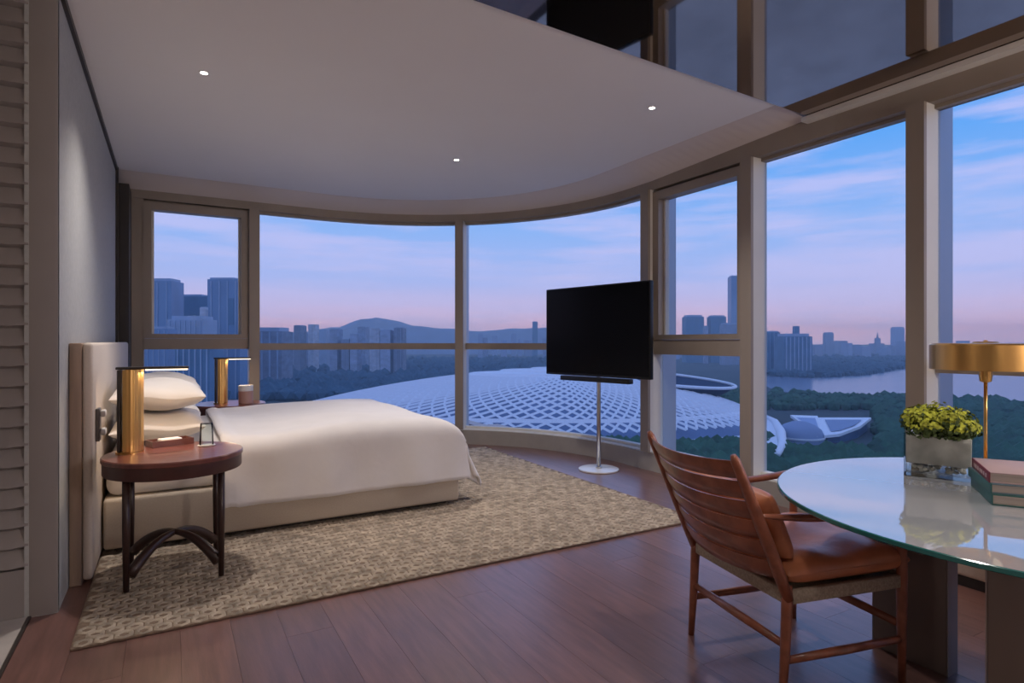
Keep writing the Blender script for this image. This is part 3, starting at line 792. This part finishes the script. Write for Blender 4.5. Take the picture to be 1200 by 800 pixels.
# ------------------------------------------------------------------ the city outside
GZ = -70.0
def dist(py): return 700 * (CAM_H - GZ) / (py - 400.0)
def plate(name, pts, z, m, th=2.0):
    n = len(pts); v = [(p[0], p[1], z) for p in pts] + [(p[0], p[1], z - th) for p in pts]
    f = [tuple(range(n)), tuple(range(n, 2 * n))[::-1]] + [(i, n + i, n + (i + 1) % n, (i + 1) % n) for i in range(n)]
    return struct(link(name, v, f, m))
def fan(d0, d1, x0=-300, x1=1500, n=30):
    near = [far(x0 + (x1 - x0) * i / n, d0, 0) for i in range(n + 1)]
    fr = [far(x1 + (x0 - x1) * i / n, d1, 0) for i in range(n + 1)]
    return [(p.x, p.y) for p in near + fr]
plate('ground', [(-9000, -600), (-9000, 14000), (14000, 14000), (14000, -9000), (-600, -9000)], GZ, 'ground')
plate('bounce_plaza', fan(12, 300, -900, 3300), GZ + .5, 'bounce_plaza')  # unseen pale ground, added to brighten the mirrored ceiling's reflection
# bay water on the right side, shore curves
wp = [far(880, dist(440), 0), far(905, dist(457), 0), far(950, dist(464), 0), far(1000, dist(466), 0), far(1060, dist(465), 0), far(1130, dist(470), 0), far(1200, dist(475), 0), far(1400, dist(478), 0),
      far(1700, dist(430), 0), far(1500, dist(424), 0), far(1300, dist(426), 0), far(1120, dist(430), 0), far(1060, dist(432), 0), far(1010, dist(440), 0), far(950, dist(443), 0)]
plate('bay_water', [(p.x, p.y) for p in wp], GZ + .6, 'water')
plate('far_land', fan(3300, 9000), GZ + 1.2, 'far_land')

# hills: one ridge mesh behind the left windows
def ridge(name, prof, d, depth, m, seed):
    rn = random.Random(seed); xs = []; V = []; F = []
    n = 90; x0, x1 = prof[0][0], prof[-1][0]
    def top(px):
        for (a_, b_), (c_, d_) in zip(prof, prof[1:]):
            if a_ <= px <= c_:
                q = (px - a_) / (c_ - a_); q = q * q * (3 - 2 * q); return b_ + (d_ - b_) * q
        return prof[-1][1]
    rows = 7
    for i in range(n + 1):
        px = x0 + (x1 - x0) * i / n
        hz = CAM_H + (400 - top(px)) * d / 700 - GZ + rn.uniform(-3, 3)
        for r_ in range(rows):
            q = r_ / (rows - 1); w_ = math.sin(q * PI) if q < .5 else 1 - (q - .5) ** 2 * 4
            dd = d + (q - .5) * depth; p = far(px, dd, 0)
            V.append((p.x, p.y, GZ + hz * w_ * (1 + (rn.uniform(-.06, .06) if 0 < q < 1 and q != .5 else 0))))
    for i in range(n):
        for r_ in range(rows - 1):
            p = i * rows + r_; F.append((p, p + 1, p + rows + 1, p + rows))
    return struct(link(name, V, F, m, None, True))
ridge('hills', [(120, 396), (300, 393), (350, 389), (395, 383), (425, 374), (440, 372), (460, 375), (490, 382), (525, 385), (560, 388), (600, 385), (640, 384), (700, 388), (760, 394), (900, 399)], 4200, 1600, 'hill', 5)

FOOT = []
ONES = 'first second third fourth fifth sixth seventh eighth ninth tenth eleventh twelfth thirteenth fourteenth fifteenth sixteenth seventeenth eighteenth nineteenth twentieth'.split()
def nth(k): return ONES[k] if k < 20 else ('twenty-' + ONES[k - 20] if k < 29 else 'last')
COUNT = {'a': 0, 'b': 0, 'c': 0}
def order(key):
    COUNT[key] += 1; return nth(COUNT[key] - 1)
def tower(px0, px1, ytop, d, m, label, depth=None, fins=0, group=None, name='tower_building', extra=None, cat='building'):
    a_, b_ = far(px0, d, GZ), far(px1, d, GZ); w_ = (b_ - a_).length; dep = depth or w_ * .8
    h_ = CAM_H + (400 - ytop) * d / 700 - GZ
    ang = math.atan2(b_.y - a_.y, b_.x - a_.x); c = (a_ + b_) / 2
    mid_ = c + Vector((-math.sin(ang), math.cos(ang), 0)) * dep / 2; FOOT.append((mid_.x, mid_.y, math.hypot(w_, dep) / 2 + 14))
    t = thing(name, c, label, cat, ang, group)
    box('block', -w_ / 2, w_ / 2, 0, dep, 0, h_, m, t)
    for k in range(fins):
        xx = -w_ / 2 + w_ * (k + .5) / fins
        box('facade_fin', xx - w_ * .018, xx + w_ * .018, -w_ * .03, -.05, 0, h_ * .985, 'tower_pale', t)
    if extra: extra(t, w_, dep, h_)
    return t
def crown(t, w_, dep, h_):
    box('roof_crown', -w_ * .42, w_ * .42, dep * .1, dep * .9, h_ + .1, h_ + w_ * .10, 'tower_pale', t)
def panel(t, w_, dep, h_):
    box('roof_crown', -w_ * .46, w_ * .3, dep * .1, dep * .9, h_ + .1, h_ + w_ * .06, 'tower_pale', t)
    box('dark_panel', w_ * .12, w_ * .32, -.8, -.05, h_ * .62, h_ * .84, 'block_teal', t)
tower(168, 201, 329, 760, 'tower_glass', 'blue glass tower at the left edge of the casement window', fins=3, extra=crown)
tower(202, 243, 347, 820, 'block_teal', 'lower dark blue block between the two tall towers', fins=0, extra=panel)
tower(243, 281, 327, 740, 'tower_glass', 'tall dark blue tower at the right of the casement window', fins=4, extra=panel)
tower(234, 241, 360, 700, 'tower_white', 'slender pale tower in front of the dark blue block', extra=crown)
tower(196, 238, 374, 640, 'tower_pale', 'pale striped low block below the blue towers', fins=7, extra=crown)
tower(284, 330, 388, 900, 'block_grey', 'grey block half hidden by the left window mullion', fins=5, extra=crown)
tower(170, 196, 385, 560, 'tower_glass', 'dark blue block low at the left of the casement window', fins=4, extra=crown)
tower(205, 246, 405, 520, 'block_teal', 'low teal block behind the near brass lamp', fins=6, extra=crown)
rnd = random.Random(11)
px = 306
while px < 470:                                  # mid-rise blocks at the foot of the hill
    w_ = rnd.uniform(6, 13); top = rnd.choice([380, 383, 386, 390, 394, 398]) + rnd.uniform(-2, 2) - (6 if 415 < px < 450 else 0)
    if px > 452: top += 6
    d = rnd.choice([1200, 1330, 1460])
    tower(px, px + w_, top, d, rnd.choice(['block_grey', 'block_grey', 'tower_pale', 'tower_white']), order('a') + ' mid-rise block from the left in the row at the foot of the hill', 40, group='mid-rise blocks at the foot of the hill', name='apartment_block', fins=rnd.choice([0, 2, 2]), extra=crown if rnd.random() < .5 else None)
    px += w_ + rnd.uniform(.6, 5)
px = 560
while px < 800:
    if 640 < px < 742: px = 742; continue
    w_ = rnd.uniform(4, 9); top = rnd.uniform(388, 400)
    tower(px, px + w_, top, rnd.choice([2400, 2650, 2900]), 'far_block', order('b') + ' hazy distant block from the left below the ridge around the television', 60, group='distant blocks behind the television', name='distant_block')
    px += w_ + rnd.uniform(0, 9)
tower(624, 630, 377, 2600, 'block_teal', 'small dark tower on the ridge left of the television', extra=crown)
tower(804, 825, 371, 2000, 'block_teal', 'left of two square towers beyond the second casement window', extra=crown)
tower(833, 851, 371, 2000, 'block_teal', 'right of two square towers beyond the second casement window', extra=crown)
tower(825, 830, 382, 1900, 'block_grey', 'short narrow block between the two square towers', extra=crown)
tower(857, 872, 324, 2300, 'tower_glass', 'very tall slim skyscraper beside the window mullion', extra=crown)
tower(848, 866, 380, 1800, 'block_grey', 'low broad block at the foot of the tall skyscraper', extra=crown)
tower(900, 914, 389, 1340, 'block_teal', 'dark blue stepped block left of the wide waterfront building', fins=3, extra=crown)
def rooftower(t, w_, dep, h_):
    crown(t, w_, dep, h_); box('roof_tower', w_ * .02, w_ * .16, dep * .3, dep * .6, h_ + w_ * .101, h_ + 22, 'block_teal', t)
tower(919, 952, 394, 1260, 'block_teal', 'wide dark blue waterfront building beyond the bay window', fins=7, extra=rooftower)
px = 955
while px < 1205:
    w_ = rnd.uniform(4, 11); top = rnd.uniform(399, 408)
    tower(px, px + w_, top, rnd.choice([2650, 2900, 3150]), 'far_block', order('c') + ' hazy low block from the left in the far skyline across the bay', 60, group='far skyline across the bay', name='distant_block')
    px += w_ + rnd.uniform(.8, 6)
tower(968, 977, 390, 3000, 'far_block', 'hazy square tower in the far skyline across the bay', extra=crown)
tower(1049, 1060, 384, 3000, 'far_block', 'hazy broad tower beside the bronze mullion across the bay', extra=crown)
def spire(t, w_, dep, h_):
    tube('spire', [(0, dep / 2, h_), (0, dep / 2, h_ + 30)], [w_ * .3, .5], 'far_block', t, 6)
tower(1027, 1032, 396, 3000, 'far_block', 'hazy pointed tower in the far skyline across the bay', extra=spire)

# woods and park trees: crowns scattered over the land
def grove(name, n, sampler, m, r0, r1, seed, label, cat):
    rn = random.Random(seed); V = []; F = []
    bm = bmesh.new(); bmesh.ops.create_icosphere(bm, subdivisions=1, radius=1.0)
    base = [v.co.copy() for v in bm.verts]; fc = [tuple(v.index for v in f.verts) for f in bm.faces]; bm.free()
    k = 0
    while k < n:
        q = sampler(rn)
        if q is None: continue
        r_ = rn.uniform(r0, r1); hz = r_ * rn.uniform(.8, 1.2)
        add(V, F, [(q[0] + c.x * r_ * rn.uniform(.85, 1.15), q[1] + c.y * r_ * rn.uniform(.85, 1.15), GZ + r_ * .6 + c.z * hz) for c in base], fc); k += 1
    o = link(name, V, F, m); o['kind'] = 'stuff'; return tag(o, label, cat)
def inpoly(x, y, poly):
    c = False; j = len(poly) - 1
    for i in range(len(poly)):
        if (poly[i].y > y) != (poly[j].y > y) and x < (poly[j].x - poly[i].x) * (y - poly[i].y) / (poly[j].y - poly[i].y) + poly[i].x: c = not c
        j = i
    return c
def cam_uv(x, y): return (x * RGT[0] + y * RGT[1], x * FWD[0] + y * FWD[1])
def smp(x0, x1, y0, y1):
    def f(rn):
        px = rn.uniform(x0, x1); d = dist(rn.uniform(y0, y1)); p = far(px, d, 0)
        if inpoly(p.x, p.y, wp): return None
        if any((p.x - a_) ** 2 + (p.y - b_) ** 2 < r_ * r_ for a_, b_, r_ in FOOT): return None
        u_, v_ = cam_uv(p.x, p.y)
        if ((u_ - 70) / 215) ** 2 + ((v_ - 540) / 150) ** 2 < 1: return None
        if 895 < px < 1030 and 365 < v_ < 660 and abs(px - 965) < 62 and v_ < 620: return None
        return (p.x, p.y)
    return f
grove('woodland', 4200, smp(250, 757, 420, 470), 'woods', 6, 12, 1, 'dark blue-green woodland between the stadium and the hills', 'trees')
grove('park_trees', 5200, smp(760, 1500, 462, 562), 'park_leaf', 3.5, 7.0, 2, 'dark green park trees around the pavilions by the bay', 'trees')
grove('shore_trees', 1500, smp(880, 1070, 416, 450), 'woods', 5, 10, 3, 'dark trees on the far shore below the skyline', 'trees')
grove('foot_trees', 1200, smp(540, 758, 520, 562), 'park_leaf', 3.5, 7, 4, 'dark green trees at the foot of the stadium', 'trees')

# stadium with white lattice shell
SC = Vector((0, 0, 0))
def st_pt(u, d, z): return (u * RGT[0] + d * FWD[0], u * RGT[1] + d * FWD[1], GZ + z)
sto = far(680, 520, GZ)
stad = thing('stadium', (0, 0, 0), 'white lattice-shelled stadium beyond the park', 'stadium')
CU, CDp, HT = 45.0, 530.0, 47.0
def dome(a_, r_, lift=0.0):                       # a: angle, r: 0 rim .. 1 crown
    AU = 275.0 if math.cos(a_) < 0 else 185.0; AD = 118.0
    q = 1 - r_; hgt = HT * (1 - q ** 1.7) ** .85 if q < 1 else 0
    return st_pt(CU + math.cos(a_) * AU * q, CDp + math.sin(a_) * AD * q, hgt + lift)
NA, NR = 120, 16
V = []; F = []
for i in range(NA):
    for j in range(NR + 1): V.append(dome(2 * PI * i / NA, j / NR * .985))
for i in range(NA):
    for j in range(NR):
        F.append((i * (NR + 1) + j, ((i + 1) % NA) * (NR + 1) + j, ((i + 1) % NA) * (NR + 1) + j + 1, i * (NR + 1) + j + 1))
# the bowl's mouth is cut into the right half of the dome
BU, BD, BRU, BRD = 128.0, 560.0, 78.0, 66.0
def inbowl(p):
    u_, d_ = cam_uv(p[0], p[1]); return ((u_ - BU) / BRU) ** 2 + ((d_ - BD) / BRD) ** 2 < 1
F = [f for f in F if not all(inbowl(V[i]) for i in f)]
link('shell', V, F, 'shell_glass', stad, True)
V = []; F = []
def rib(fn, n, wd):
    pts = [fn(k / n) for k in range(n + 1)]
    prev = None
    for k in range(n):
        a_, b_ = Vector(pts[k]), Vector(pts[k + 1])
        if inbowl(a_) and inbowl(b_): prev = None; continue
        t_ = (b_ - a_).normalized(); s_ = Vector((0, 0, 1)).cross(t_)
        view = Vector((a_.x, a_.y, 0)).normalized(); s_ = t_.cross(view + Vector((0, 0, -.6))).normalized() * wd
        add(V, F, [a_ - s_, b_ - s_, b_ + s_, a_ + s_], [(0, 1, 2, 3)])
for k in range(110):
    a0 = 2 * PI * k / 110
    for sg in (1, -1):
        rib(lambda q, a0=a0, sg=sg: dome(a0 + sg * q * .55, .06 + q * .62, .7), 9, 0.95)
for rr_ in (.0, .14, .70, .80, .90):
    rib(lambda q, rr_=rr_: dome(2 * PI * q, rr_, .8), 110, 1.6 if rr_ else 1.0)
o = link('lattice_ribs', V, F, 'shell_white', stad); o['kind'] = 'stuff'
V = []; F = []
for i in range(NA):                                # closed white cap near the crown
    for j in range(5): V.append(dome(2 * PI * i / NA, .66 + j * .08, .5))
for i in range(NA):
    for j in range(4):
        F.append((i * 5 + j, ((i + 1) % NA) * 5 + j, ((i + 1) % NA) * 5 + j + 1, i * 5 + j + 1))
F = [f for f in F if not any(inbowl(V[i]) for i in f)]
link('roof_cap', V, F, 'shell_white', stad, True)
V = []; F = []
for i in range(61):
    q = 2 * PI * i / 60
    V += [st_pt(BU + math.cos(q) * BRU * .99, BD + math.sin(q) * BRD * .99, 37 - 7 * math.cos(q) + 3 * math.sin(q)), st_pt(BU + math.cos(q) * BRU * .5, BD + math.sin(q) * BRD * .5, 8)]
for i in range(60): F.append((i * 2, i * 2 + 1, i * 2 + 3, i * 2 + 2))
link('seating_bowl', V, F, 'bowl_dark', stad, True)
pts = [st_pt(BU + math.cos(2 * PI * i / 60) * BRU, BD + math.sin(2 * PI * i / 60) * BRD, 38 - 7 * math.cos(2 * PI * i / 60) + 3 * math.sin(2 * PI * i / 60)) for i in range(61)]
tube('bowl_rim', pts, 1.4, 'shell_white', stad, 8)

# park pavilion with folded white roofs and a domed hall
def gp(px, py, z): d = 700 * (CAM_H - GZ - z) / (py - 400.0); r_ = ray(px); return Vector((r_[0] * d, r_[1] * d, GZ + z))
pc = gp(965, 505, 0)
pav = thing('pavilion', pc, 'low park pavilion with folded white roofs and a domed hall', 'pavilion')
def wing(poly):
    n = len(poly); loc = [p - pc for p in poly]; c = sum(loc, Vector((0, 0, 0))) / n
    V = loc + [p - Vector((0, 0, 2)) for p in loc]
    r_ = link('roof', V, [tuple(range(n)), tuple(range(n, 2 * n))[::-1]] + [(i, n + i, n + (i + 1) % n, (i + 1) % n) for i in range(n)], 'shell_white', pav)
    ins = [c + (p - c) * .66 + Vector((0, 0, .35)) for p in loc]
    link('roof_light', ins, [tuple(range(n))], 'far_block', r_)
    Wv = [c + (p - c) * .86 - Vector((0, 0, 2.2)) for p in loc]; Wv = Wv + [Vector((p.x, p.y, 0)) for p in Wv]
    link('glazing', Wv, [(i, n + i, n + (i + 1) % n, (i + 1) % n) for i in range(n)], 'shell_glass', pav)
wing([gp(926, 486, 10), gp(958, 487, 9), gp(964, 503, 7), gp(958, 511, 6), gp(944, 499, 8)])
wing([gp(957, 489, 8), gp(1021, 489, 10), gp(1008, 499, 9), gp(984, 508, 7), gp(966, 510, 6)])
dl = gp(937, 517, 0) - pc
lathe('dome', [(16, 0), (16, 4), (14, 9), (10, 12), (5, 14), (.5, 14.5)], 'far_block', pav, 28, dl)
lathe('dome_ring', [(16.05, 3), (16.6, 3), (16.6, 4.2), (16.05, 4.2)], 'shell_white', pav, 28, dl, ring=True)
tail = [far(x_, 700 * 62 / (y_ - 400.0), CAM_H - 62) for x_, y_ in ((898, 488), (908, 494), (915, 506), (917, 520), (912, 532))]
tube('canopy_rim', tail, [1.5, 2.6, 3.2, 2.6, 1.5], 'shell_white', stad, 8)
link('canopy_sheet', tail + [p + Vector((-22, 6, -5)) for p in tail], [(i, i + 1, 6 + i, 5 + i) for i in range(4)], 'shell_white', stad, True)

# ------------------------------------------------------------------ evening haze over the city
hm = bpy.data.materials.new('haze'); hm.use_nodes = True; ht = hm.node_tree; ht.nodes.clear()
ho = ht.nodes.new('ShaderNodeOutputMaterial'); hv = ht.nodes.new('ShaderNodeVolumeScatter')
hv.inputs['Color'].default_value = (0.62, 0.82, 1.0, 1); hv.inputs['Density'].default_value = HAZE; hv.inputs['Anisotropy'].default_value = 0.0
ht.links.new(hv.outputs[0], ho.inputs['Volume']); MATS['haze'] = hm
p4 = [far(-500, 60, 0), far(1700, 60, 0), far(1700, 5000, 0), far(-500, 5000, 0)]
hz = struct(link('haze', [(p.x, p.y, GZ - 1) for p in p4] + [(p.x, p.y, 130) for p in p4], BOXF, 'haze'))
